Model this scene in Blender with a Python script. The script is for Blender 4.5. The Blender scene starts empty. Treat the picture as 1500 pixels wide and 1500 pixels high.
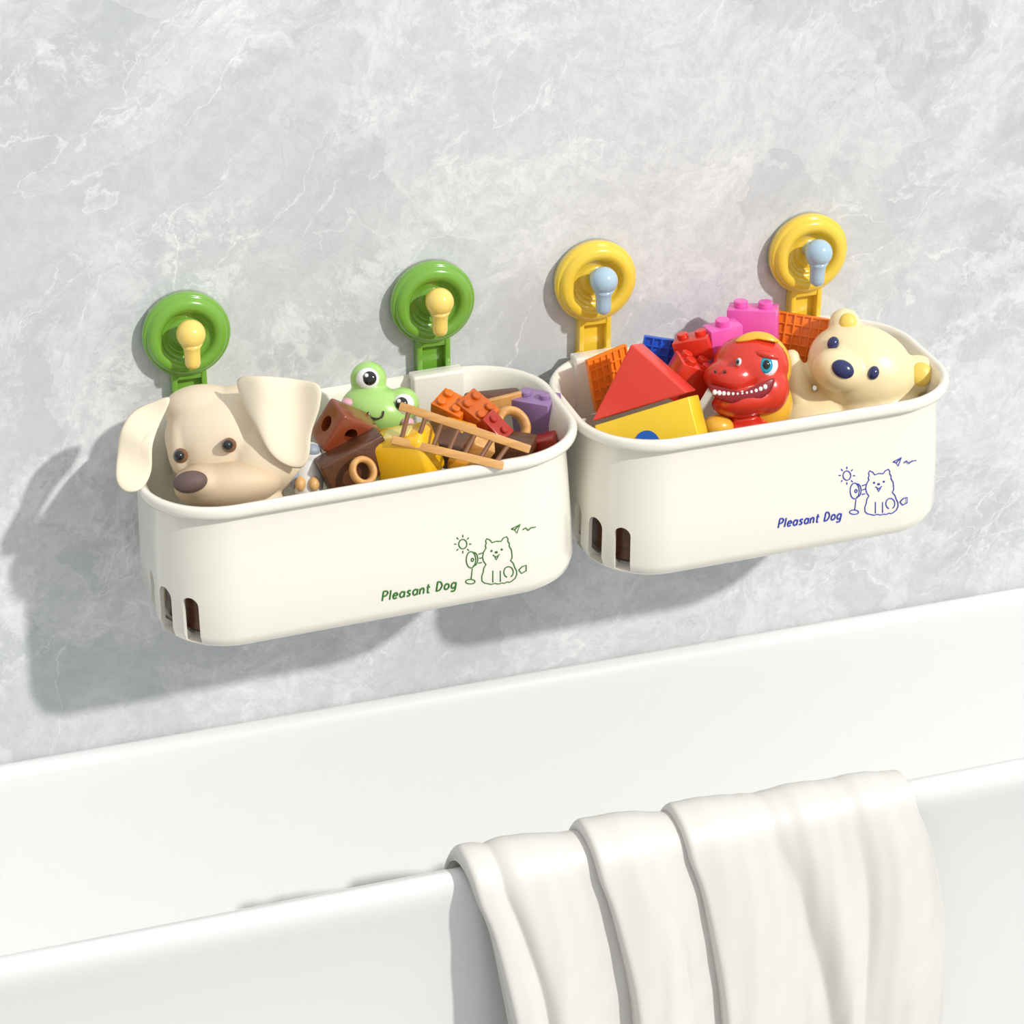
import bpy, bmesh, math, random
from mathutils import Vector, Matrix, Euler
random.seed(4)
C=bpy.context
COL=C.scene.collection
pi=math.pi
# ---------------- camera maths (cm, z relative to basket rim) -------------
F_=3716.0; TH=.319; PH=.487; CAM=Vector((-33.9,-141.43,67.72)); Z0=81.4
Fv=Vector((math.sin(TH)*math.cos(PH),math.cos(TH)*math.cos(PH),-math.sin(PH)))
Rv=Vector((math.cos(TH),-math.sin(TH),0)); Uv=Vector((math.sin(TH)*math.sin(PH),math.cos(TH)*math.sin(PH),math.cos(PH)))
def at(px,py,Y):
    d=Fv*F_+Rv*(px-750)-Uv*(py-750)
    return CAM+d*((Y-CAM.y)/d.y)
def wpos(p): return Vector((p[0]*.01,p[1]*.01,(p[2]+Z0)*.01))
# ---------------- materials ----------------
MATS={}
def mat(name,col,rough=.4,coat=0,spec=.5,sss=0,metal=0,noise=0,nscale=60,bump=0):
    if name in MATS: return MATS[name]
    m=bpy.data.materials.new(name); m.use_nodes=True; nt=m.node_tree; b=nt.nodes['Principled BSDF']
    b.inputs['Base Color'].default_value=(*col,1); b.inputs['Roughness'].default_value=rough
    b.inputs['Coat Weight'].default_value=coat; b.inputs['Coat Roughness'].default_value=.08
    b.inputs['Specular IOR Level'].default_value=spec; b.inputs['Metallic'].default_value=metal
    if sss:
        b.inputs['Subsurface Weight'].default_value=sss; b.inputs['Subsurface Radius'].default_value=(1,.6,.4); b.inputs['Subsurface Scale'].default_value=.004
    tc=nt.nodes.new('ShaderNodeTexCoord'); n=nt.nodes.new('ShaderNodeTexNoise'); n.inputs['Scale'].default_value=nscale; n.inputs['Detail'].default_value=5
    nt.links.new(tc.outputs['Object'],n.inputs['Vector'])
    if noise:
        mx=nt.nodes.new('ShaderNodeMix'); mx.data_type='RGBA'
        mx.inputs[6].default_value=(*[c*(1-noise) for c in col],1); mx.inputs[7].default_value=(*[min(1,c*(1+noise)) for c in col],1)
        nt.links.new(n.outputs['Fac'],mx.inputs[0]); nt.links.new(mx.outputs[2],b.inputs['Base Color'])
    if bump:
        bp=nt.nodes.new('ShaderNodeBump'); bp.inputs['Strength'].default_value=bump; bp.inputs['Distance'].default_value=.001
        nt.links.new(n.outputs['Fac'],bp.inputs['Height']); nt.links.new(bp.outputs['Normal'],b.inputs['Normal'])
    MATS[name]=m; return m
def wood(name,c1,c2,scale=(40,300,300)):
    if name in MATS: return MATS[name]
    m=bpy.data.materials.new(name); m.use_nodes=True; nt=m.node_tree; b=nt.nodes['Principled BSDF']
    tc=nt.nodes.new('ShaderNodeTexCoord'); mp=nt.nodes.new('ShaderNodeMapping'); mp.inputs['Scale'].default_value=scale
    n=nt.nodes.new('ShaderNodeTexNoise'); n.inputs['Scale'].default_value=1; n.inputs['Detail'].default_value=4; n.inputs['Distortion'].default_value=.6
    r=nt.nodes.new('ShaderNodeValToRGB'); r.color_ramp.elements[0].color=(*c1,1); r.color_ramp.elements[1].color=(*c2,1)
    r.color_ramp.elements[0].position=.3; r.color_ramp.elements[1].position=.7
    nt.links.new(tc.outputs['Object'],mp.inputs[0]); nt.links.new(mp.outputs[0],n.inputs['Vector']); nt.links.new(n.outputs['Fac'],r.inputs[0]); nt.links.new(r.outputs[0],b.inputs['Base Color'])
    b.inputs['Roughness'].default_value=.4; b.inputs['Coat Weight'].default_value=.25
    MATS[name]=m; return m
# ---------------- object helpers ----------------
def bake(o):
    C.view_layer.update(); dg=C.evaluated_depsgraph_get()
    me=bpy.data.meshes.new_from_object(o.evaluated_get(dg)); o.modifiers.clear(); o.data=me
def obj(name,bm,m,parent=None,angle=40,remesh=None,smooth=8,loc=None,subsurf=0,flip=True):
    me=bpy.data.meshes.new(name)
    bmesh.ops.scale(bm,vec=(.01,.01,.01),verts=bm.verts)
    if flip: bmesh.ops.recalc_face_normals(bm,faces=bm.faces)
    bm.to_mesh(me); bm.free()
    o=bpy.data.objects.new(name,me); COL.objects.link(o)
    if loc is not None: o.location=wpos(loc)
    if parent: o.parent=parent
    if remesh:
        md=o.modifiers.new('r','REMESH'); md.mode='VOXEL'; md.voxel_size=remesh*.01
        if smooth:
            s=o.modifiers.new('s','SMOOTH'); s.factor=.5; s.iterations=smooth
        bake(o)
    if subsurf:
        s=o.modifiers.new('u','SUBSURF'); s.levels=subsurf; bake(o)
    o.data.materials.clear(); o.data.materials.append(m)
    o.data.shade_smooth()
    if angle and not remesh: o.data.set_sharp_from_angle(angle=math.radians(angle))
    return o
def tag(o,label,cat,group=None):
    o['label']=label; o['category']=cat
    if group: o['group']=group
    return o
def thing(name,label,cat,p,rot=(0,0,0),group=None):
    o=bpy.data.objects.new(name,None); COL.objects.link(o); o.location=wpos(p); o.rotation_euler=rot; o.empty_display_size=.02
    return tag(o,label,cat,group)
def struct(o): o['kind']='structure'; return o
# ---------------- shape helpers ----------------
I4=Matrix.Identity(4)
def xf(c=(0,0,0),rot=(0,0,0)): return Matrix.Translation(Vector(c))@Euler([math.radians(a) for a in rot]).to_matrix().to_4x4()
def ell(bm,c,r,rot=(0,0,0),seg=32):
    bmesh.ops.create_uvsphere(bm,u_segments=seg,v_segments=seg//2,radius=1,matrix=xf(c,rot)@Matrix.Diagonal((*r,1)))
def box(bm,c,s,rot=(0,0,0),bev=.08,seg=2,M=None):
    r=bmesh.ops.create_cube(bm,size=1,matrix=Matrix.Diagonal((*s,1)))
    vs=r['verts']; 
    if bev:
        es={e for v in vs for e in v.link_edges}
        res=bmesh.ops.bevel(bm,geom=list(es),offset=bev,segments=seg,affect='EDGES',profile=.5)
        vs={v for f in res['faces'] for v in f.verts}|{v for v in vs if v.is_valid}
    bmesh.ops.transform(bm,matrix=(M or I4)@xf(c,rot),verts=list(vs))
def lathe(bm,prof,M=I4,seg=40):
    rings=[]
    for r,h in prof:
        if r<1e-5: rings.append([bm.verts.new(M@Vector((0,0,h)))])
        else: rings.append([bm.verts.new(M@Vector((r*math.cos(2*pi*i/seg),r*math.sin(2*pi*i/seg),h))) for i in range(seg)])
    for a,b in zip(rings,rings[1:]):
        for i in range(seg):
            j=(i+1)%seg
            q=[a[i] if len(a)>1 else a[0],a[j] if len(a)>1 else a[0],b[j] if len(b)>1 else b[0],b[i] if len(b)>1 else b[0]]
            u=[]
            for v in q:
                if v not in u: u.append(v)
            if len(u)>2: bm.faces.new(u)
    for g in (rings[0],rings[-1]):
        if len(g)>1: bm.faces.new(g)
def cyl(bm,p1,p2,r1,r2=None,seg=24,bev=.05):
    p1=Vector(p1);p2=Vector(p2); r2=r1 if r2 is None else r2; d=p2-p1; L=d.length
    M=Matrix.Translation(p1)@d.to_track_quat('Z','Y').to_matrix().to_4x4()
    b=min(bev,r1*.5,r2*.5,L*.4)
    lathe(bm,[(0,0),(r1-b,0),(r1,b),(r2,L-b),(r2-b,L),(0,L)],M,seg)
def torus(bm,c,R,r,rot=(90,0,0),s1=48,s2=16,sq=1):
    M=xf(c,rot); rs=[]
    for i in range(s1):
        a=2*pi*i/s1; rs.append([bm.verts.new(M@Vector(((R+r*math.cos(2*pi*j/s2))*math.cos(a),(R+r*math.cos(2*pi*j/s2))*math.sin(a),r*sq*math.sin(2*pi*j/s2)))) for j in range(s2)])
    for i in range(s1):
        for j in range(s2): bm.faces.new((rs[i][j],rs[(i+1)%s1][j],rs[(i+1)%s1][(j+1)%s2],rs[i][(j+1)%s2]))
def crom(P,n=8,closed=False):
    P=[Vector(p) for p in P]; out=[]; N=len(P)
    for i in range(N if closed else N-1):
        g=lambda k:(P[k%N] if closed else P[max(0,min(N-1,k))])
        a,b,c,d=g(i-1),g(i),g(i+1),g(i+2)
        for s in range(n):
            t=s/n; out.append(.5*((2*b)+(c-a)*t+(2*a-5*b+4*c-d)*t*t+(-a+3*b-3*c+d)*t**3))
    if not closed: out.append(P[-1])
    return out
def tube(bm,P,r,seg=8,closed=False):
    P=[Vector(p) for p in P]; rs=[]; N=len(P)
    for i,p in enumerate(P):
        a=P[(i-1)%N] if (closed or i>0) else p; b=P[(i+1)%N] if (closed or i<N-1) else p
        t=(b-a); t=t.normalized() if t.length>1e-9 else Vector((1,0,0))
        u=t.cross(Vector((0,1,0.01))); u=u.normalized() if u.length>1e-4 else Vector((1,0,0)); w=t.cross(u)
        rr=r(i/(N-1)) if callable(r) else r
        rs.append([bm.verts.new(p+(u*math.cos(2*pi*k/seg)+w*math.sin(2*pi*k/seg))*rr) for k in range(seg)])
    for i in range(N if closed else N-1):
        A=rs[i];B=rs[(i+1)%N]
        for k in range(seg): bm.faces.new((A[k],A[(k+1)%seg],B[(k+1)%seg],B[k]))
    if not closed: bm.faces.new(rs[0]); bm.faces.new(rs[-1])
def pad(bm,pts,T,Tb=None,bend=None,rings=7,smooth=6,p=2.4):
    Tb=T if Tb is None else Tb
    O=crom(pts,smooth,True); c=sum(O,Vector())/len(O)
    def ring(s,sgn,th):
        out=[]
        for q in O:
            v=c+(q-c)*s; v=Vector(v); v.y+= -sgn*th*(max(0,1-s**p))**.5
            if bend: v.y+=bend(v.x,v.z)
            out.append(bm.verts.new(v))
        return out
    ss=[1-(k/rings)**1.6 for k in range(rings)]
    base=ring(1,1,0)
    for sgn,th in ((1,T),(-1,Tb)):
        prev=base
        for s in ss[1:]:
            cur=ring(s,sgn,th)
            for i in range(len(O)): bm.faces.new((prev[i],prev[(i+1)%len(O)],cur[(i+1)%len(O)],cur[i]))
            prev=cur
        v=Vector(c); v.y-=sgn*th
        if bend: v.y+=bend(v.x,v.z)
        cv=bm.verts.new(v)
        for i in range(len(O)): bm.faces.new((prev[i],prev[(i+1)%len(O)],cv))
def prism(bm,pts,d0,d1,bev=.1,M=I4):
    a=[bm.verts.new(Vector((x,-d0,z))) for x,z in pts]; b=[bm.verts.new(Vector((x,-d1,z))) for x,z in pts]
    fs=[bm.faces.new(a),bm.faces.new(b)]
    for i in range(len(a)):
        j=(i+1)%len(a); fs.append(bm.faces.new((a[i],a[j],b[j],b[i])))
    vs=set(a+b)
    if bev:
        es={e for v in vs for e in v.link_edges}
        r=bmesh.ops.bevel(bm,geom=list(es),offset=bev,segments=3,affect='EDGES',profile=.5)
        vs={v for f in r['faces'] for v in f.verts}|{v for v in vs if v.is_valid}
    bmesh.ops.transform(bm,matrix=M,verts=list(vs))
def rr(cx,cy,W,D,R,z,n=10):
    pts=[]
    for (sx,sy,a0) in ((1,1,0),(-1,1,90),(-1,-1,180),(1,-1,270)):
        for i in range(n+1):
            a=math.radians(a0+90*i/n); pts.append(Vector((cx+sx*(W/2-R)+R*math.cos(a),cy+sy*(D/2-R)+R*math.sin(a),z)))
    return pts
def loft(bm,rings):
    V=[[bm.verts.new(p) for p in r] for r in rings]
    for a,b in zip(V,V[1:]):
        n=len(a)
        for i in range(n): bm.faces.new((a[i],a[(i+1)%n],b[(i+1)%n],b[i]))
    bm.faces.new(V[0]); bm.faces.new(V[-1])
NB=bmesh.new

# ================= SETTING =================
def marble():
    m=bpy.data.materials.new('grey_marble'); m.use_nodes=True; nt=m.node_tree; N=nt.nodes; Lk=nt.links.new; b=N['Principled BSDF']
    tc=N.new('ShaderNodeTexCoord')
    wn=N.new('ShaderNodeTexNoise'); wn.inputs['Scale'].default_value=5; wn.inputs['Detail'].default_value=7; wn.inputs['Roughness'].default_value=.58; Lk(tc.outputs['Object'],wn.inputs['Vector'])
    vm=N.new('ShaderNodeVectorMath'); vm.operation='MULTIPLY_ADD'; Lk(wn.outputs['Color'],vm.inputs[0]); vm.inputs[1].default_value=(.10,.10,.10); Lk(tc.outputs['Object'],vm.inputs[2])
    def mp(ang,sc,loc=(0,0,0)):
        x=N.new('ShaderNodeMapping'); x.vector_type='TEXTURE'; x.inputs['Rotation'].default_value=(0,math.radians(ang),0); x.inputs['Scale'].default_value=sc; x.inputs['Location'].default_value=loc; Lk(vm.outputs[0],x.inputs[0]); return x
    def noise(v,s,d,r=.5):
        x=N.new('ShaderNodeTexNoise'); x.inputs['Scale'].default_value=s; x.inputs['Detail'].default_value=d; x.inputs['Roughness'].default_value=r; Lk(v.outputs[0],x.inputs['Vector']); return x.outputs['Fac']
    def math_(op,a,b_=None):
        x=N.new('ShaderNodeMath'); x.operation=op
        for i,q in enumerate((a,b_)):
            if q is None: continue
            if isinstance(q,(int,float)): x.inputs[i].default_value=q
            else: Lk(q,x.inputs[i])
        return x.outputs[0]
    def mr(a,f0,f1,t0,t1):
        x=N.new('ShaderNodeMapRange'); Lk(a,x.inputs[0]); 
        for i,q in enumerate((f0,f1,t0,t1)): x.inputs[i+1].default_value=q
        return x.outputs[0]
    def mix(f,a,c):
        x=N.new('ShaderNodeMix'); x.data_type='RGBA'; Lk(f,x.inputs[0])
        for i,q in ((6,a),(7,c)):
            if isinstance(q,tuple): x.inputs[i].default_value=(*q,1)
            else: Lk(q,x.inputs[i])
        return x.outputs[2]
    A=mp(-42,(1,1,.30)); B=mp(-60,(1,1,.26),(3,0,1)); D=mp(-25,(1,1,.42),(7,0,2)); E=mp(35,(1,1,.4),(2,0,5)); F2=mp(0,(1,1,1),(1,0,3))
    base=mix(mr(noise(A,5,10,.66),.38,.62,0,1),(.545,.567,.585),(.665,.68,.69))
    base=mix(mr(noise(B,4,9,.64),.50,.60,0,.8),base,(.745,.757,.765))
    fl=mr(noise(F2,28,12,.80),.49,.54,0,.7); msk=mr(noise(D,6,6),.44,.56,0,1)
    base=mix(math_('MULTIPLY',fl,msk),base,(.80,.81,.815))
    e=noise(D,4.2,6,.5); base=mix(mr(e,.50,.502,0,.36),base,(.53,.55,.57))
    e=noise(E,3.4,6,.5); base=mix(mr(e,.53,.532,0,.36),base,(.81,.82,.825))
    for V,s,w,col,amt,off,k0 in ((B,3.2,.006,(.90,.905,.91),.65,.5,.46),(A,4.0,.004,(.90,.905,.91),.65,.48,.49),(E,3.6,.004,(.88,.885,.89),.5,.52,.50),(D,4.2,.005,(.88,.885,.89),.6,.5,.46),(A,7,.006,(.46,.48,.50),.5,.53,.48)):
        n=noise(V,s,7,.52); r=mr(math_('ABSOLUTE',math_('SUBTRACT',n,off)),0,w,amt,0)
        k=mr(noise(D,s*1.7,5),k0,k0+.12,0,1)
        base=mix(math_('MULTIPLY',r,k),base,col)
    base=mix(mr(noise(F2,110,8,.8),.44,.58,0,.42),base,(.50,.52,.535))
    Lk(base,b.inputs['Base Color']); b.inputs['Roughness'].default_value=.5
    bp=N.new('ShaderNodeBump'); bp.inputs['Strength'].default_value=.22; bp.inputs['Distance'].default_value=.002; Lk(noise(F2,90,8,.75),bp.inputs['Height']); Lk(bp.outputs[0],b.inputs['Normal'])
    return m
MB_=marble()
bm=NB(); box(bm,(15,6,40-Z0+80),(420,12,240+1),bev=0); struct(obj('wall_back',bm,MB_,loc=(0,0,0)))
bm=NB(); box(bm,(15,-150,-Z0-3),(420,324,6),bev=0); struct(obj('floor',bm,mat('floor_tile',(.42,.42,.41),.5,noise=.08,nscale=6),loc=(0,0,0)))

# ================= BATHTUB =================
ZT=-23.4; TX=25; TW=190; TD=21.6
def tubring(ins,z,R=14):
    return rr(TX,-.15-TD/2,TW-2*ins,TD-2*ins,max(1.2,R-ins),z,12)
bm=NB()
prof=[(4.2,-Z0+.0),(3.4,-Z0+.6),(2.6,-66),(2.2,-52),(1.9,-42),(1.55,-36),(1.1,-31),(.6,-27.5),(.2,-25.6),(.03,ZT-1.3)]
for k in range(1,10):
    a=pi*k/10; prof.append((.80-.80*math.cos(a)*(1 if k<=5 else 1.0),ZT-1.0+1.0*math.sin(a)))
prof+=[(1.75,ZT-1.6),(1.95,ZT-2.8),(2.2,ZT-4.2),(2.7,ZT-6.5),(3.6,ZT-9.5),(4.9,ZT-12.5),(6.8,ZT-15),(8.3,ZT-16.2),(9.6,ZT-16.8)]
loft(bm,[tubring(i,z,10) for i,z in prof])
tubm=mat('white_acrylic',(.77,.785,.78),.16,coat=1.0)
tag(obj('bathtub',bm,tubm,loc=(0,0,0),angle=0),'long white glossy bathtub along the marble wall under both baskets','bathtub')

# ================= TOWEL =================
YF=-.15-TD
def rimx(px,Y=YF+2.4):
    return at(px,1405+(1125-1405)*px/1500-48,Y).x
br=[rimx(p) for p in (652,832,962,1292)]
hs=[1.3,1.5,1.4]
xL,xR=br[0],br[-1]
path=[(2.9,-12),(2.7,-9),(2.5,-5.5),(2.45,-3.5),(2.4,-2)]
NA=16
for k in range(0,NA+1):
    a=pi*k/NA; path.append((.95+1.3*math.cos(a),-1.0+1.3*math.sin(a)))
j1=5; j2=5+NA
path+=[(-.4,-1.9)]+[(-.42,-2.5-.5*k) for k in range(0,48)]
NU=420; grid=[]; bm=NB()
def sst(x): x=max(0,min(1,x)); return x*x*(3-2*x)
G=lambda t,c,w: math.exp(-((t-c)/w)**2)
K=lambda t,c,w: math.exp(-((abs(t-c)**1.5+1e-9)/(w**1.5)))
def fold(x,drop):
    for i in range(3):
        if x<=br[i+1] or i==2: break
    t=max(0,min(1,(x-br[i])/(br[i+1]-br[i]))); s=min(1,drop/8); d=drop
    if i==0:
        v=sst(t/.12)*(1-.55*sst((t-.34)/.66))
        v-=(.24+.08*s)*K(t,.24+.004*d,.05)
    elif i==1:
        v=sst(t/.13)*(1-.52*sst((t-.34)/.66))
        v-=.10*s*K(t,.5+.012*d,.08)
    else:
        v=sst(t/.055)*(1-.34*sst((t-.12)/.26))
        v-=(.06+.16*s)*K(t,.36+.008*d,.06); v+=(.12+.12*s)*G(t,.50+.004*d,.09)
        v-=(.06+.16*s)*K(t,.70-.004*d,.05)
        v-=.34*sst((t-.80)/.20)
    return .12+hs[i]*max(0,v),i,t
for j,(py_,pz_) in enumerate(path):
    row=[]
    a=path[max(0,j-1)]; b=path[min(len(path)-1,j+1)]
    tv=Vector((b[0]-a[0],b[1]-a[1])).normalized(); nr=Vector((tv.y,-tv.x))
    if j>=j2: nr=Vector((-1,0))
    if j<j1: nr=Vector((0,0))
    prog=max(0,min(1,(j-j1)/NA))
    drop=max(0,-pz_-1) if j>=j2 else 0
    amp=(.35+.65*sst(prog*2)) if j>=j1 else .2
    if nr.x>0: nr=Vector((0,abs(nr.y)))
    for i in range(NU+1):
        x=xL+(xR-xL)*i/NU; v,li,t=fold(x,drop)
        grow=1+.06*min(drop,14)*(1 if li<2 else .9)
        sh=1.0*prog+2.1*(1-math.exp(-drop/5.5))+.035*drop
        k={0:6,1:6,2:13}[li]
        over=-1.2*v*math.exp(-t*k)*(1 if j>=j1 else .2)
        if li==2: sh+=.5*sst((t-.7)/.3)*(1-math.exp(-drop/4))
        wr=.035*math.sin(x*3.1+drop*1.1)*math.sin(x*1.3-drop*.6)
        xx=x+sh+over+.10*math.sin(drop*.45+x*.9)*min(1,drop/4)
        o=nr*(v+wr)*amp*grow
        row.append(bm.verts.new((xx,YF+py_+o.x-.05,ZT+pz_+o.y*.95)))
    grid.append(row)
for a,b in zip(grid,grid[1:]):
    for i in range(NU): bm.faces.new((a[i],a[i+1],b[i+1],b[i]))
bmesh.ops.recalc_face_normals(bm,faces=bm.faces)
twm=mat('white_towel_cloth',(.70,.685,.65),.34,spec=.6,bump=.05,nscale=900)
tw=obj('towel',bm,twm,loc=(0,0,0),angle=0,flip=False)
md=tw.modifiers.new('sm','SMOOTH'); md.factor=.5; md.iterations=5
md=tw.modifiers.new('s','SOLIDIFY'); md.thickness=.0012; md.offset=0
bake(tw); tw.data.materials.clear(); tw.data.materials.append(twm); tw.data.shade_smooth()
tag(tw,'white folded towel draped over the front rim of the bathtub','towel')

# ================= BASKETS =================
H=9.8; D=13.9; Y0=-.26
binm=mat('cream_plastic',(.86,.83,.74),.25,coat=.5)
FR=[(.36,-H+1.0),(.46,-6),(.60,-3.2),(.72,-1.5)]
PROF=[(2.2,-H),(1.4,-H),(.9,-H+.1),(.53,-H+.4)]+FR+[(.70,-1.05),(.35,-.85),(.08,-.7),(0,-.5),(0,-.2),(.1,-.03),(.25,0),(.42,-.03),(.58,-.25),(.8,-.8),(.95,-1.6),(.86,-3.2),(.74,-6),(.66,-H+1.1),(1.2,-H+.5),(3.2,-H+.35)]
def front_ins(z):
    for (a,za),(b,zb) in zip(FR,FR[1:]):
        if z<=zb: return a+(b-a)*(z-za)/(zb-za)
    return FR[-1][0]
def stroke_pt(px,py,cx,Ri=I4):
    z=-5
    for _ in range(3):
        Y=Y0-D+front_ins(z)-.012; p=Ri@(at(px,py,Y)-Vector((cx,Y0,0))); z=p.z
    return p
def arc(cx,cy,rx,ry,a0,a1,n=16): return [(cx+rx*math.cos(math.radians(a0+(a1-a0)*i/n)),cy-ry*math.sin(math.radians(a0+(a1-a0)*i/n))) for i in range(n+1)]
def sketch():
    S=[]
    S.append(arc(678,797,6,7,0,360,14))
    for k in range(8):
        a=2*pi*k/8; S.append([(678+9.5*math.cos(a),797+10*math.sin(a)),(678+12.5*math.cos(a),797+13.5*math.sin(a))])
    S.append([(749,775),(762,768),(757,781),(754,776),(749,775)]); S.append([(754,776),(762,768)])
    S.append([(766,776),(770,773),(774,777),(778,773),(785,772)])
    body=[(712,803),(713,789),(721,795),(734,793),(742,786),(746,800),(750,812),(748,821),(754,831),(757,842),(750,851),(735,854),(715,855),(706,851),(708,838),(712,827),(707,816),(712,803)]
    fl=[]
    for a,b in zip(body,body[1:]):
        L=math.dist(a,b); n=max(1,int(L/7)); nx,ny=(b[1]-a[1])/L,-(b[0]-a[0])/L
        for k in range(n):
            t=k/n; fl.append((a[0]+(b[0]-a[0])*t,a[1]+(b[1]-a[1])*t)); t+=.5/n
            fl.append((a[0]+(b[0]-a[0])*t+nx*1.3,a[1]+(b[1]-a[1])*t+ny*1.3))
    fl.append(body[-1]); S.append(fl)
    S+= [[(722,853),(722,836)],[(733,852),(733,836)]]
    S+= [arc(720,807,1.0,1.0,0,360,6),arc(735,805,1.0,1.0,0,360,6),arc(727,809,1.6,1.1,0,360,6),[(722,813),(727,816),(732,812)],[(725,816),(727,820),(730,815)]]
    S+= [arc(745,838,7,8,-60,250,12)]
    S+= [arc(690,820,7,12,0,360,18),arc(694,819,6,10,-100,100,10),arc(692,820,1.8,2.5,0,360,8),[(692,833),(690,849)],arc(689,852,7,3.4,0,360,12)]
    S+= [[(701,812),(707,810)],[(702,818),(706,817)],[(701,825),(706,824)]]
    S+= [[(760,835),(765,830),(771,828),(771,836),(764,840),(760,835)]]
    return S
OC=[(.46,.48),(.24,.62),(.03,.45),(.03,.16),(.24,0),(.46,.14)]
GL={'P':(.52,[[(0,0),(0,1)],[(0,1),(.32,1),(.5,.77),(.32,.5),(0,.46)]]),'l':(.05,[[(0,0),(0,1)]]),
'e':(.46,[[(.04,.32),(.45,.34),(.42,.52),(.24,.62),(.05,.47),(.03,.18),(.2,0),(.44,.08)]]),
'a':(.48,[OC,[(.48,.62),(.48,0)]]),'s':(.38,[[(.36,.54),(.2,.62),(.05,.48),(.2,.33),(.35,.17),(.2,0),(.02,.07)]]),
'n':(.42,[[(0,0),(0,.6)],[(0,.40),(.2,.62),(.39,.48),(.41,0)]]),'t':(.34,[[(.14,.92),(.14,.12),(.24,0),(.34,.03)],[(0,.62),(.33,.62)]]),
'D':(.56,[[(0,0),(0,1)],[(0,1),(.34,.93),(.55,.5),(.34,.07),(0,0)]]),'o':(.48,[OC+[(.49,.3),(.46,.48)]]),
'g':(.48,[OC,[(.48,.62),(.48,-.15),(.3,-.34),(.05,-.28)]]),' ':(.22,[])}
def lettering(bm,p0,p1,hgt):
    x=0; st=[]
    for ch in 'Pleasant Dog':
        w,ss=GL[ch]
        for s in ss: st.append([(q[0]+x+.2*q[1],q[1]) for q in s])
        x+=w+.28
    sc=(p1.x-p0.x)/(x-.28)
    for s in st:
        P=[]
        for q in crom([Vector((a,b,0)) for a,b in s],5):
            t=q.x*sc/(p1.x-p0.x); z=p0.z+(p1.z-p0.z)*t+q.y*hgt; P.append(Vector((p0.x+q.x*sc,-D+front_ins(z)-.012,z)))
        tube(bm,P,.055,6)
def basket(cx,W,label,ink,inkname,xfp,tx0,tx1,hooks,tilt):
    t=thing('storage_basket',label,'basket',(cx,Y0,0),rot=(0,tilt,0),group='baskets on the marble wall')
    Ri=Matrix.Rotation(-tilt,4,'Y')
    bm=NB(); loft(bm,[rr(0,-D/2,W-2*i,D-2*i,max(1.2,5.0-i),z,14) for i,z in PROF])
    body=obj('basket_body',bm,binm,t,angle=0)
    cb=NB(); ccx,ccy=-W/2+5.0,-D+5.0
    for a,hw in ((228,.54),(202,.62),(174,.6)):
        an=math.radians(a); n=9
        pts=[(-hw,-H+.45),(hw,-H+.45)]+[(hw*math.cos(pi*k/n),-H+2.95+hw*math.sin(pi*k/n)) for k in range(n+1)]
        M=Matrix.Translation((ccx+4.3*math.cos(an),ccy+4.3*math.sin(an),0))@Matrix.Rotation(an+pi/2,4,'Z')
        prism(cb,pts,-.85,1.3,0,M)
    cut=obj('cutter',cb,binm,t)
    md=body.modifiers.new('b','BOOLEAN'); md.operation='DIFFERENCE'; md.solver='EXACT'; md.object=cut
    bake(body); body.data.materials.clear(); body.data.materials.append(binm); body.data.shade_smooth(); body.data.set_sharp_from_angle(angle=math.radians(50))
    bpy.data.objects.remove(cut)
    for hx in hooks:
        bm=NB(); box(bm,(hx-cx,-1.2,-1.7),(3.4,.95,4.2),bev=.18,seg=3); box(bm,(hx-cx,-.75,.12),(3.4,.5,.5),bev=.12); obj('hook_bracket',bm,binm,t)
    im=mat(inkname,ink,.5)
    bm=NB()
    for s in sketch():
        P=[stroke_pt(*xfp(x,y),cx,Ri) for x,y in s]; tube(bm,P,.038,6)
    o=obj('printed_drawing',bm,im,t,angle=0); o['label']='line drawing of a fluffy dog, fan, sun and paper plane'
    bm=NB(); lettering(bm,stroke_pt(*tx0,cx,Ri),stroke_pt(*tx1,cx,Ri),.60)
    o=obj('printed_lettering',bm,im,t,angle=0); o['label']='italic words Pleasant Dog'
    return t
CX1,W1=.15,27.1; CX2,W2=26.28,24.95
HK=[-8.32,7.34,18.18,33.0]
basket(CX1,W1,'cream plastic basket with green printing, under the two green suction hooks',(.03,.17,.015),'green_ink',lambda x,y:(x,y),(560,880),(667,861),HK[:2],math.radians(-1.3))
basket(CX2,W2,'cream plastic basket with dark blue printing, under the two yellow suction hooks',(.03,.05,.42),'blue_ink',lambda x,y:(1290+.95*(x-730),720+.97*(y-820)+.02*(x-730)),(1140,773),(1231,760),HK[2:],math.radians(-.8))

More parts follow.
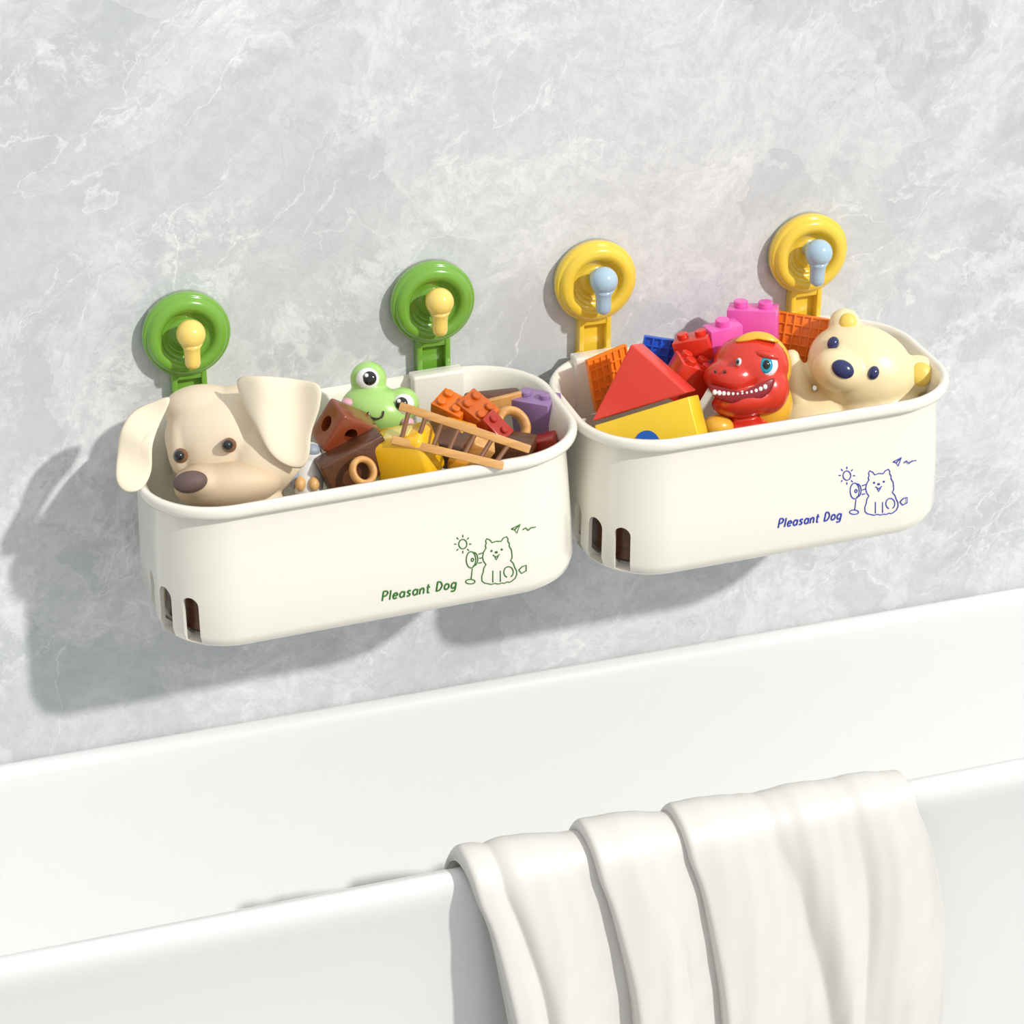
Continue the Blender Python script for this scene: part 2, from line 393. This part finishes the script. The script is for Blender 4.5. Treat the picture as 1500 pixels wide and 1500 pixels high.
# ================= HOOKS =================
def hook(x,z,cm,km,label,group):
    t=thing('suction_hook',label,'hook',(x,0,z),group=group)
    M=Matrix.Rotation(pi/2,4,'X')
    bm=NB(); lathe(bm,[(0,.02),(2.5,.02),(2.66,.06),(2.66,.2),(0,.25)],M,64); obj('suction_pad',bm,mat('clear_rubber',(.35,.38,.30),.3),t)
    bm=NB(); pr=[(0,.2),(2.58,.2),(2.70,.3),(2.73,.8),(2.66,.95),(2.58,1.0),(2.52,1.0)]
    for k in range(1,13):
        a=pi*k/12; pr.append((2.04+.46*math.cos(a),1.0+.40*math.sin(a)))
    pr+=[(1.52,.92),(1.44,.84),(1.38,.83),(1.15,.70),(.98,.64),(.92,.72),(.8,.76),(.4,.76),(0,.76)]
    lathe(bm,pr,M,64); obj('suction_cup',bm,cm,t,angle=0)
    bm=NB(); P=[]
    for k in range(25):
        a=math.radians(200+150*k/24); P.append(Vector((1.22*math.cos(a),-.76,1.22*math.sin(a))))
    tube(bm,P,lambda s:.04+.10*math.sin(pi*s),8); obj('swirl_ridge',bm,cm,t,angle=0)
    bm=NB(); lathe(bm,[(0,.7),(.5,.7),(.42,1.2),(.38,2.0),(0,2.0)],Matrix.Translation((0,0,.35))@M); obj('knob_stem',bm,km,t)
    bm=NB(); pr=[(0,-1.75),(.25,-1.71),(.42,-1.56),(.49,-1.35),(.49,-1.0),(.5,-.6),(.56,-.3),(.7,-.05)]
    for k in range(0,12):
        a=-pi/4+ (pi*.75)*k/11; pr.append((.9*math.cos(a),.55+.9*math.sin(a)))
    pr[-1]=(0,pr[-1][1])
    lathe(bm,pr,Matrix.Translation((0,-2.25,.1)),40); obj('knob',bm,km,t,angle=0)
    bm=NB(); box(bm,(0,-.13,-4.2),(2.2,.2,4.4),bev=.05)
    obj('hanging_tab',bm,cm,t)
    for s in (-1,1):
        bm=NB(); box(bm,(s*.92,-.5,-3.55),(.34,.75,2.35),bev=.07); obj('tab_rail',bm,cm,t)
    bm=NB(); box(bm,(0,-.5,-2.75),(2.0,.6,.5),bev=.08); obj('tab_bridge',bm,cm,t)
green=mat('green_plastic',(.17,.39,.04),.2,coat=.6); yel=mat('yellow_plastic',(.86,.60,.05),.2,coat=.6)
kyel=mat('pale_yellow_plastic',(.90,.66,.16),.2,coat=.5); kblu=mat('pale_blue_plastic',(.40,.56,.68),.2,coat=.5)
cz=4.98
hook(HK[0],cz,green,kyel,'green suction hook with yellow knob above the floppy eared dog toy','green suction hooks')
hook(HK[1],cz,green,kyel,'green suction hook with yellow knob above the frog toy and bricks','green suction hooks')
hook(HK[2],cz,yel,kblu,'yellow suction hook with blue knob above the red roof block','yellow suction hooks')
hook(HK[3],cz,yel,kblu,'yellow suction hook with blue knob above the bear toy','yellow suction hooks')

# ================= TOYS =================
class Toy:
    def __init__(s,name,label,cat,px,py,Y,group=None):
        s.c=(px,py); s.O=at(px,py,Y); s.k=F_/((s.O-CAM).dot(Fv))
        s.t=thing(name,label,cat,s.O,rot=(-PH,0,-TH),group=group)
    def L(s,px,py,d=0): return Vector(((px-s.c[0])/s.k,-d,-(py-s.c[1])/s.k))
    def e(s,bm,px,py,d,rx,rz,rd,roll=0,seg=32): ell(bm,s.L(px,py,d),(rx/s.k,rd,rz/s.k),(0,roll,0),seg)
    def pl(s,bm,pts,d,T,Tb=None,bend=None,**k): pad(bm,[s.L(x,y,d) for x,y in pts],T,Tb,bend,**k)
G1='toys in the left basket'; G2='toys in the right basket'
# ---- dog toy
T=Toy('dog_toy','cream dog toy with long floppy ears, one hanging outside the basket','dog toy',345,650,-7.3,G1)
cream=mat('dog_cream',(.78,.66,.49),.55,noise=.06,nscale=40,spec=.35)
bm=NB()
T.e(bm,325,640,0,84,72,2.6); T.e(bm,300,600,-.2,62,38,2.2); T.e(bm,355,598,-.3,62,36,2.2); T.e(bm,385,665,0,62,60,2.6); T.e(bm,350,745,-.5,70,60,2.4)
T.e(bm,270,650,.4,24,50,1.6)
obj('head',bm,cream,T.t,remesh=.12,smooth=12)
bm=NB(); T.e(bm,338,710,1.2,80,36,2.3,-6); T.e(bm,304,708,1.5,44,29,2.2,0)
obj('muzzle',bm,mat('dog_muzzle_beige',(.68,.53,.37),.55,noise=.06,nscale=40,spec=.35),T.t,remesh=.12,smooth=12)
eb=mat('dog_ear_cream',(.83,.73,.56),.6,noise=.05,nscale=30,spec=.3)
bm=NB(); T.pl(bm,[(256,586),(232,590),(204,604),(188,632),(182,668),(184,704),(198,721),(220,717),(232,692),(234,655),(242,622)],2.75,.14,.14,bend=lambda x,z:.28*z-.22*math.sin(z*1.7+x),p=9); obj('ear',bm,eb,T.t,angle=0)
bm=NB(); T.pl(bm,[(356,560),(392,556),(440,559),(474,569),(475,598),(462,636),(458,668),(447,686),(424,683),(402,664),(384,630),(366,598)],2.9,.15,.18,bend=lambda x,z:.42*math.cos(x*1.6)-.14*z,p=9); obj('ear',bm,eb,T.t,angle=0)
db=mat('dark_brown_plastic',(.045,.02,.012),.25,coat=.4)
bm=NB(); T.e(bm,290,707,3.62,25,16,.7,-10); obj('nose',bm,mat('dog_nose_brown',(.13,.085,.075),.65,noise=.1),T.t,angle=0)
for ex,ey,dd in ((273,669,2.6),(343,654,2.75)):
    bm=NB(); T.e(bm,ex,ey,dd,11,11,.5); a=obj('eye',bm,mat('brown_eye_rim',(.20,.08,.03),.3),T.t,angle=0)
    bm=NB(); T.e(bm,ex-1,ey,dd+.25,8.5,8.5,.38); obj('pupil',bm,mat('black_gloss',(.006,.006,.008),.12,coat=.6),a,angle=0)
# ---- frog toy
T=Toy('frog_toy','light green frog toy with bulging white eyes and pink cheek','frog toy',555,605,-6.0,G1)
fg=mat('frog_green',(.38,.64,.18),.3,coat=.3)
bm=NB(); T.e(bm,552,602,0,54,38,1.8,14); T.e(bm,540,556,.3,27,27,1.0); T.e(bm,590,592,.3,25,25,1.0); T.e(bm,545,650,-.6,44,55,1.6); T.e(bm,505,625,-.2,16,22,.7)
obj('body',bm,fg,T.t,remesh=.12,smooth=7)
for ex,ey,r,pxo in ((540,556,17,3),(592,593,16,-2)):
    bm=NB(); T.e(bm,ex,ey,1.06,r,r*.95,.5); a=obj('eye',bm,mat('eye_white',(.85,.85,.85),.15,coat=.5),T.t,angle=0)
    bm=NB(); T.e(bm,ex+pxo,ey,1.40,r*.62,r*.62,.26); b=obj('pupil',bm,MATS['black_gloss'],a,angle=0)
    bm=NB(); T.e(bm,ex+pxo-4,ey-4,1.63,3,3,.1); obj('highlight',bm,MATS['eye_white'],b,angle=0)
for cx_,cy_ in ((511,592),(598,620)):
    bm=NB(); T.e(bm,cx_,cy_,1.05,10,8,.4); obj('cheek',bm,mat('frog_pink',(.70,.38,.46),.4),T.t,angle=0)
bm=NB(); tube(bm,crom([T.L(x,y,d) for x,y,d in ((542,605,1.84),(545,612,1.84),(554,615,1.82),(562,612,1.82),(564,604,1.8))],6),.06); obj('mouth',bm,db,T.t,angle=0)
# ---- small figure
T=Toy('toy_figure','small grey and white toy figure with tan feet, wedged beside the dog toy','toy',450,695,-9.5,G1)
gw=mat('figure_grey',(.30,.35,.42),.45); 
bm=NB(); T.e(bm,452,705,0,22,46,.9); T.e(bm,455,665,.1,17,18,.75); obj('body',bm,mat('figure_white',(.72,.72,.70),.45),T.t,remesh=.1,smooth=4)
bm=NB(); T.e(bm,457,660,.45,13,10,.5); obj('cap',bm,gw,T.t,angle=0)
for s in (442,462):
    bm=NB(); T.e(bm,s,709,.85,8,11,.4); obj('foot',bm,mat('figure_tan',(.70,.42,.16),.4),T.t,angle=0)
bm=NB(); T.e(bm,434,695,.3,7,22,.4,10); obj('wing',bm,gw,T.t,angle=0)
# ---- generic builders
def cut(o,cutfn,m,parent):
    cb=NB(); cutfn(cb); c=obj('cutter',cb,m,parent)
    md=o.modifiers.new('b','BOOLEAN'); md.operation='DIFFERENCE'; md.solver='EXACT'; md.object=c
    bake(o); o.data.materials.clear(); o.data.materials.append(m); o.data.shade_smooth(); o.data.set_sharp_from_angle(angle=math.radians(40)); bpy.data.objects.remove(c)
def brick(name,label,px,py,Y,size,rot,m,nx,ny,group,sr=.36,cat='toy brick',grid=False):
    T=Toy(name,label,cat,px,py,Y,group); M=xf((0,0,0),rot)
    bm=NB(); box(bm,(0,0,0),size,bev=.07,M=M); obj('body',bm,m,T.t)
    for i in range(nx):
        for j in range(ny):
            x=(i-(nx-1)/2)*size[0]/nx; y=(j-(ny-1)/2)*size[1]/ny
            bm=NB(); cyl(bm,M@Vector((x,y,size[2]/2-.02)),M@Vector((x,y,size[2]/2+.9*sr)),sr); obj('stud',bm,m,T.t)
    return T
def block(name,label,px,py,Y,size,rot,m,group,bev=.15,cat='toy block'):
    T=Toy(name,label,cat,px,py,Y,group); bm=NB(); box(bm,(0,0,0),size,bev=bev,seg=3,M=xf((0,0,0),rot)); o=obj('body',bm,m,T.t); return T,o
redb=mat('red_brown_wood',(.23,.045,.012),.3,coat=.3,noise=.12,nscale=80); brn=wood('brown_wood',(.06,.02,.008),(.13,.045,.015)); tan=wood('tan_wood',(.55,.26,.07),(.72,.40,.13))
yl=mat('toy_yellow',(.88,.50,.01),.22,coat=.4); org=mat('toy_orange',(.78,.17,.008),.3,coat=.2); rd=mat('toy_red',(.42,.025,.012),.25,coat=.3); pur=mat('toy_purple',(.30,.18,.38),.3,coat=.3); pnk=mat('toy_pink',(.82,.12,.48),.25,coat=.3); blu=mat('toy_blue',(.01,.10,.60),.25,coat=.3); grd=mat('toy_bright_red',(.72,.035,.015),.25,coat=.3)
dor=mat('toy_deep_orange',(.60,.12,.01),.3,coat=.2); amb=mat('toy_amber',(.75,.33,.02),.3,coat=.3)
T,o=block('wooden_block','glossy red brown wooden block with round holes beside the frog toy',506,632,-8.5,(2.9,2.4,2.6),(32,18,38),redb,G1,.2)
M=xf((0,0,0),(32,18,38))
cut(o,lambda cb:[cyl(cb,M@Vector((-.3,-2,.3)),M@Vector((-.3,.2,.3)),.42,bev=0),cyl(cb,M@Vector((.6,-2,-.5)),M@Vector((.6,.2,-.5)),.33,bev=0),cyl(cb,M@Vector((-2,0,0)),M@Vector((-.4,0,0)),.5,bev=0)],redb,T.t)
block('wooden_block','dark brown wooden block lying beneath the tan ring',520,678,-10.4,(4.2,1.6,2.4),(25,-28,10),brn,G1,.15)
T=Toy('toy_ring','small tan wooden ring beside the yellow block','toy ring',532,690,-12.0,G1); bm=NB(); torus(bm,(0,0,0),.72,.2,(78,0,35),sq=1.4); obj('ring',bm,tan,T.t,angle=0)
T,o=block('toy_block','shiny yellow toy block with a pale top panel below the frog toy',595,668,-10.8,(3.6,2.6,3.2),(30,-8,-22),yl,G1,.4)
M=xf((0,0,0),(30,-8,-22)); bm=NB(); box(bm,(0,0,1.6),(1.7,1.3,.14),bev=.06,M=M); obj('top_panel',bm,mat('toy_pale_yellow',(.88,.72,.25),.3),T.t)
# ladder
T=Toy('toy_ladder','small light wooden toy ladder lying across the bricks','toy ladder',680,642,-10.2,G1)
R1=[T.L(588,597,2.4),T.L(776,660,2.4)]; R2=[T.L(578,646,3.3),T.L(738,684,3.1)]
for a,b in (R1,R2):
    d=(b-a); ang=math.degrees(math.atan2(-d.z,d.x)); bm=NB(); box(bm,(a+b)/2,(d.length,.5,.5),rot=(0,ang,0),bev=.06); obj('rail',bm,tan,T.t)
for k in range(7):
    t=.08+.14*k
    a=R1[0].lerp(R1[1],t*.92); b=R2[0].lerp(R2[1],t*1.0); bm=NB(); cyl(bm,a,b,.14,seg=14); obj('rung',bm,mat('rung_brown',(.20,.08,.03),.35,coat=.3),T.t)
brick('toy_brick','orange toy brick with four studs behind the ladder, beside the frog toy',662,600,-6.2,(2.1,1.7,1.3),(42,25,-20),org,2,2,G1,sr=.28)
brick('toy_brick','deep orange toy brick with studs leaning towards the wooden ring',698,604,-7.0,(2.2,1.7,1.4),(48,38,-15),dor,2,2,G1,sr=.28)
brick('toy_brick','dark red studded toy brick in front of the wooden ring, tilted steeply',724,628,-8.4,(1.9,1.2,1.1),(55,45,5),rd,2,1,G1,sr=.24)
brick('toy_brick','small amber toy brick with studs lying under the ladder rungs',672,636,-8.2,(2.1,1.4,1.1),(50,15,-30),amb,2,2,G1,sr=.22)
block('wooden_block','small tan wooden cube showing between the lower ladder rungs',704,655,-9.8,(1.5,1.1,1.0),(48,20,25),tan,G1,.1)
block('wooden_block','dark brown wooden block nearest the back rim of the left basket',722,590,-4.5,(3.6,1.3,1.4),(28,-6,8),brn,G1,.3)
block('wooden_block','thin tan wooden plank leaning behind the purple brick',742,588,-5.4,(2.8,.3,.9),(30,-14,20),tan,G1,.06)
T=Toy('toy_ring','larger orange brown wooden ring beside the purple block','toy ring',750,624,-8.0,G1); bm=NB(); torus(bm,(0,0,0),1.0,.28,(72,10,30),sq=1.5); obj('ring',bm,tan,T.t,angle=0)
brick('toy_brick','lavender purple toy brick with a stud at the right end of the left basket',787,606,-5.8,(2.7,1.8,2.5),(30,10,-28),pur,2,1,G1,sr=.34)
block('toy_block','small dark red toy block against the right end of the left basket',798,652,-8.8,(1.7,1.3,1.2),(30,-12,-20),rd,G1,.15)
block('toy_block','yellow orange toy block under the wooden ladder',690,684,-10.8,(2.8,1.0,1.2),(28,8,-10),amb,G1,.25)
block('wooden_block','brown wooden block under the middle of the ladder',652,654,-8.8,(3.0,2.2,1.8),(35,15,-20),brn,G1,.2)
block('wooden_block','brown wooden block beneath the wooden ring',752,660,-9.4,(2.6,1.8,1.9),(28,8,-12),brn,G1,.2)
def disc(cx,W,tilt,label,g):  # added dark disc, no real toy: its brown stands in for shade inside the slots
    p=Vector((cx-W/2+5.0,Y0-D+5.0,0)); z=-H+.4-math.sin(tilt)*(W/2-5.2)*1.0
    t=thing('slot_shade_disc',label,'toy block',(p.x,p.y,z),group=g); bm=NB(); cyl(bm,(0,0,.12),(0,0,3.3),3.7,seg=40,bev=.35); obj('body',bm,brn,t)
disc(CX1,W1,math.radians(1.3),'added dark brown disc standing in for shade behind the drain slots of the left basket',G1)
disc(CX2,W2,math.radians(.8),'added dark brown disc standing in for shade behind the drain slots of the right basket',G2)

# ---- right basket
T=Toy('house_block','large house shaped toy block with red roof, yellow wall and blue arch','toy block',955,580,-8.6,G2)
def P2(l): return [(T.L(x,y).x,T.L(x,y).z) for x,y in l]
M=xf((.15,0,0),(6,0,-20))
bm=NB(); prism(bm,P2([(932,502),(868,614),(1014,574)]),1.4,-.9,.1,M); obj('roof',bm,mat('toy_roof_red',(.74,.05,.03),.35,coat=.1),T.t)
bm=NB(); prism(bm,P2([(872,620),(1016,580),(1030,640),(886,675)]),1.4,-.9,.08,M)
o=obj('wall_block',bm,mat('toy_wall_yellow',(.90,.62,.03),.35,coat=.1),T.t)
bm=NB(); a0=[(952+20*math.cos(math.radians(12+180*k/12)),650-22*math.sin(math.radians(12+180*k/12))) for k in range(13)]
prism(bm,P2(a0),1.45,1.1,0,M); obj('arch',bm,mat('toy_arch_blue',(.01,.12,.55),.5),T.t)
def waffle(label,px,py,Y,w,h,rot,m,n=6,q=5):
    T=Toy('grid_plate',label,'toy brick',px,py,Y,G2); M=xf((0,0,0),rot)
    bm=NB(); box(bm,(0,0,0),(w,.25,h),bev=.04,M=M)
    for i in range(n+1):
        x=(i/n-.5)*w*.96; box(bm,(x,-.16,0),(.12,.18,h),bev=.02,M=M)
    for j in range(q+1):
        z=(j/q-.5)*h*.96; box(bm,(0,-.15,z),(w,.15,.12),bev=.02,M=M)
    obj('plate',bm,m,T.t)
o2=mat('toy_bright_orange',(.88,.22,.015),.3,coat=.2)
waffle('orange ribbed toy plate standing behind the red roof block',893,553,-4.2,3.0,3.6,(20,-22,25),o2)
waffle('orange ribbed toy plate standing between the pink bricks and the bear toy',1172,498,-3.2,3.4,3.4,(15,10,-8),o2)
waffle('blue ribbed toy plate between the red roof block and red bricks',976,526,-3.4,3.4,2.8,(25,8,5),blu)
brick('toy_brick','red studded toy brick behind the dinosaur toy, beneath the pink bricks',1018,508,-4.6,(2.4,1.6,1.5),(28,-8,-22),grd,2,1,G2,sr=.36)
brick('toy_brick','red toy brick between the roof block and the dinosaur toy',1005,556,-6.3,(2.4,1.8,2.6),(34,16,25),grd,2,2,G2)
brick('toy_brick','tall pink toy brick with two studs on top, behind the dinosaur toy',1103,488,-3.6,(3.2,1.6,3.6),(24,3,-12),pnk,2,1,G2,sr=.46)
brick('toy_brick','small pink toy brick leaning against the taller pink one',1060,505,-4.8,(2.2,1.4,2.8),(26,-14,16),pnk,1,1,G2,sr=.46)
# ---- dinosaur
T=Toy('dinosaur_toy','red grinning baby dinosaur toy in a yellow hood with a big blue eye','dinosaur toy',1093,550,-8.4,G2)
dr=mat('dino_red',(.66,.035,.015),.25,coat=.4); dy=mat('dino_yellow',(.85,.46,.04),.3,coat=.3)
bm=NB(); T.e(bm,1100,536,0,56,47,2.0); T.e(bm,1072,554,.55,43,29,1.6,4); T.e(bm,1090,588,.5,50,24,1.75,-8); T.e(bm,1122,570,.3,34,38,1.6); T.e(bm,1095,640,-.6,42,40,1.3)
obj('body',bm,dr,T.t,remesh=.085,smooth=24)
bm=NB(); T.e(bm,1112,536,-1.3,51,52,1.8); T.e(bm,1126,590,-1.0,38,42,1.4); obj('hood',bm,dy,T.t,remesh=.12,smooth=5)
bm=NB(); T.pl(bm,[(1074,502),(1088,491),(1108,487),(1128,492),(1138,503),(1122,502),(1106,500),(1088,503)],1.1,.4,.8); obj('crest',bm,dy,T.t,angle=0)
bm=NB(); T.pl(bm,[(1034,566),(1060,575),(1094,574),(1128,556),(1124,575),(1104,589),(1070,593),(1045,585)],2.0,.26,1.2); obj('mouth',bm,mat('mouth_maroon',(.25,.012,.02),.35),T.t,angle=0)
for k in range(12):
    tx=1043+6.6*k; ty=572.5+ (6.5-((k-4.5)/4.0)**2*1.6 if k<5 else 6.5-((k-4.5)/6.5)**2*10)
    bm=NB(); T.e(bm,tx,ty,2.14,3.5,4.0,.13); obj('tooth',bm,MATS['eye_white'],T.t,angle=0)
for ex,ey,d,r in ((1120,537,1.55,16),(1078,533,1.92,6)):
    bm=NB(); T.e(bm,ex,ey,d,r*(1 if r>10 else .7),r*1.05,.42,10); a=obj('eye',bm,MATS['eye_white'],T.t,angle=0)
    bm=NB(); T.e(bm,ex-2,ey,d+.20,r*(.72 if r>10 else .5),r*.8,.3); b=obj('iris',bm,mat('iris_cyan',(.01,.33,.48),.15,coat=.5),a,angle=0)
    bm=NB(); T.e(bm,ex-2,ey,d+.36,r*.4,r*.48,.2); obj('pupil',bm,MATS['black_gloss'],b,angle=0)
bm=NB(); T.e(bm,1119,523,1.62,19,6.5,.5,14); obj('brow',bm,dr,T.t,angle=0)
for nx_ in (1044,1058):
    bm=NB(); T.e(bm,nx_,547,2.08,2.2,2.6,.1); obj('nostril',bm,db,T.t,angle=0)
bm=NB(); T.e(bm,1050,626,.4,24,18,.8); obj('foot',bm,dy,T.t,angle=0)
# ---- bear
T=Toy('bear_toy','cream rubber bear toy with dark blue nose and eyes, head tilted','bear toy',1250,545,-7.2,G2)
bc=mat('bear_cream',(.87,.74,.45),.35,coat=.2,sss=.15)
bm=NB(); T.e(bm,1262,540,0,82,64,2.4,24); T.e(bm,1222,545,1.7,39,32,1.7,25); T.e(bm,1237,474,.1,23,23,.8); T.e(bm,1344,548,-.1,28,29,.9); T.e(bm,1285,600,-.4,66,50,2.0); T.e(bm,1168,570,-.2,22,50,1.1,-8); T.e(bm,1195,620,-.4,62,48,1.6)
T.e(bm,1160,525,-.2,13,14,.7)
obj('body',bm,bc,T.t,remesh=.13,smooth=7)
for ex,ey,d,r in ((1240,474,.75,13),(1347,549,.65,16)):
    bm=NB(); T.e(bm,ex,ey,d,r,r*1.1,.35); obj('inner_ear',bm,mat('bear_ear_yellow',(.85,.60,.12),.4),T.t,angle=0)
nb=mat('navy_gloss',(.012,.02,.11),.2,coat=.5)
bm=NB(); T.e(bm,1225,545,3.25,17,13,.38,28); obj('nose',bm,nb,T.t,angle=0)
for ex,ey,d in ((1215,506,1.85),(1272,549,2.25)):
    bm=NB(); T.e(bm,ex,ey,d,8.5,10.5,.4,20); obj('eye',bm,nb,T.t,angle=0)

# ================= LIGHT / WORLD / CAMERA =================
w=bpy.data.worlds.new('world'); C.scene.world=w; w.use_nodes=True
nt=w.node_tree; bg=nt.nodes['Background']
tc=nt.nodes.new('ShaderNodeTexCoord'); vd=nt.nodes.new('ShaderNodeVectorMath'); vd.operation='DOT_PRODUCT'; vd.inputs[1].default_value=(.35,-.25,.9)
nt.links.new(tc.outputs['Generated'],vd.inputs[0])
rp=nt.nodes.new('ShaderNodeValToRGB'); rp.color_ramp.elements[0].position=0; rp.color_ramp.elements[0].color=(.26,.27,.28,1); rp.color_ramp.elements[1].position=1; rp.color_ramp.elements[1].color=(1.0,1.0,1.0,1)
mr=nt.nodes.new('ShaderNodeMapRange'); mr.inputs[1].default_value=-.6; mr.inputs[2].default_value=.9
nt.links.new(vd.outputs['Value'],mr.inputs[0]); nt.links.new(mr.outputs[0],rp.inputs[0]); nt.links.new(rp.outputs[0],bg.inputs[0]); bg.inputs[1].default_value=.90
sd=bpy.data.lights.new('window_sun','SUN'); sd.energy=2.55; sd.angle=math.radians(2); sd.color=(1,.975,.93)
so=bpy.data.objects.new('window_sun',sd); COL.objects.link(so); so.location=(1.2,-2,2.4)
so.rotation_euler=Vector((-.66,1,-.84)).to_track_quat('-Z','Y').to_euler()
cd=bpy.data.cameras.new('camera'); cam=bpy.data.objects.new('camera',cd); COL.objects.link(cam)
cam.location=wpos(CAM); cam.rotation_euler=(pi/2-PH,0,-TH); cd.sensor_width=36; cd.lens=F_*36/1500; cd.clip_start=.05
C.scene.camera=cam
C.scene.view_settings.view_transform='Standard'
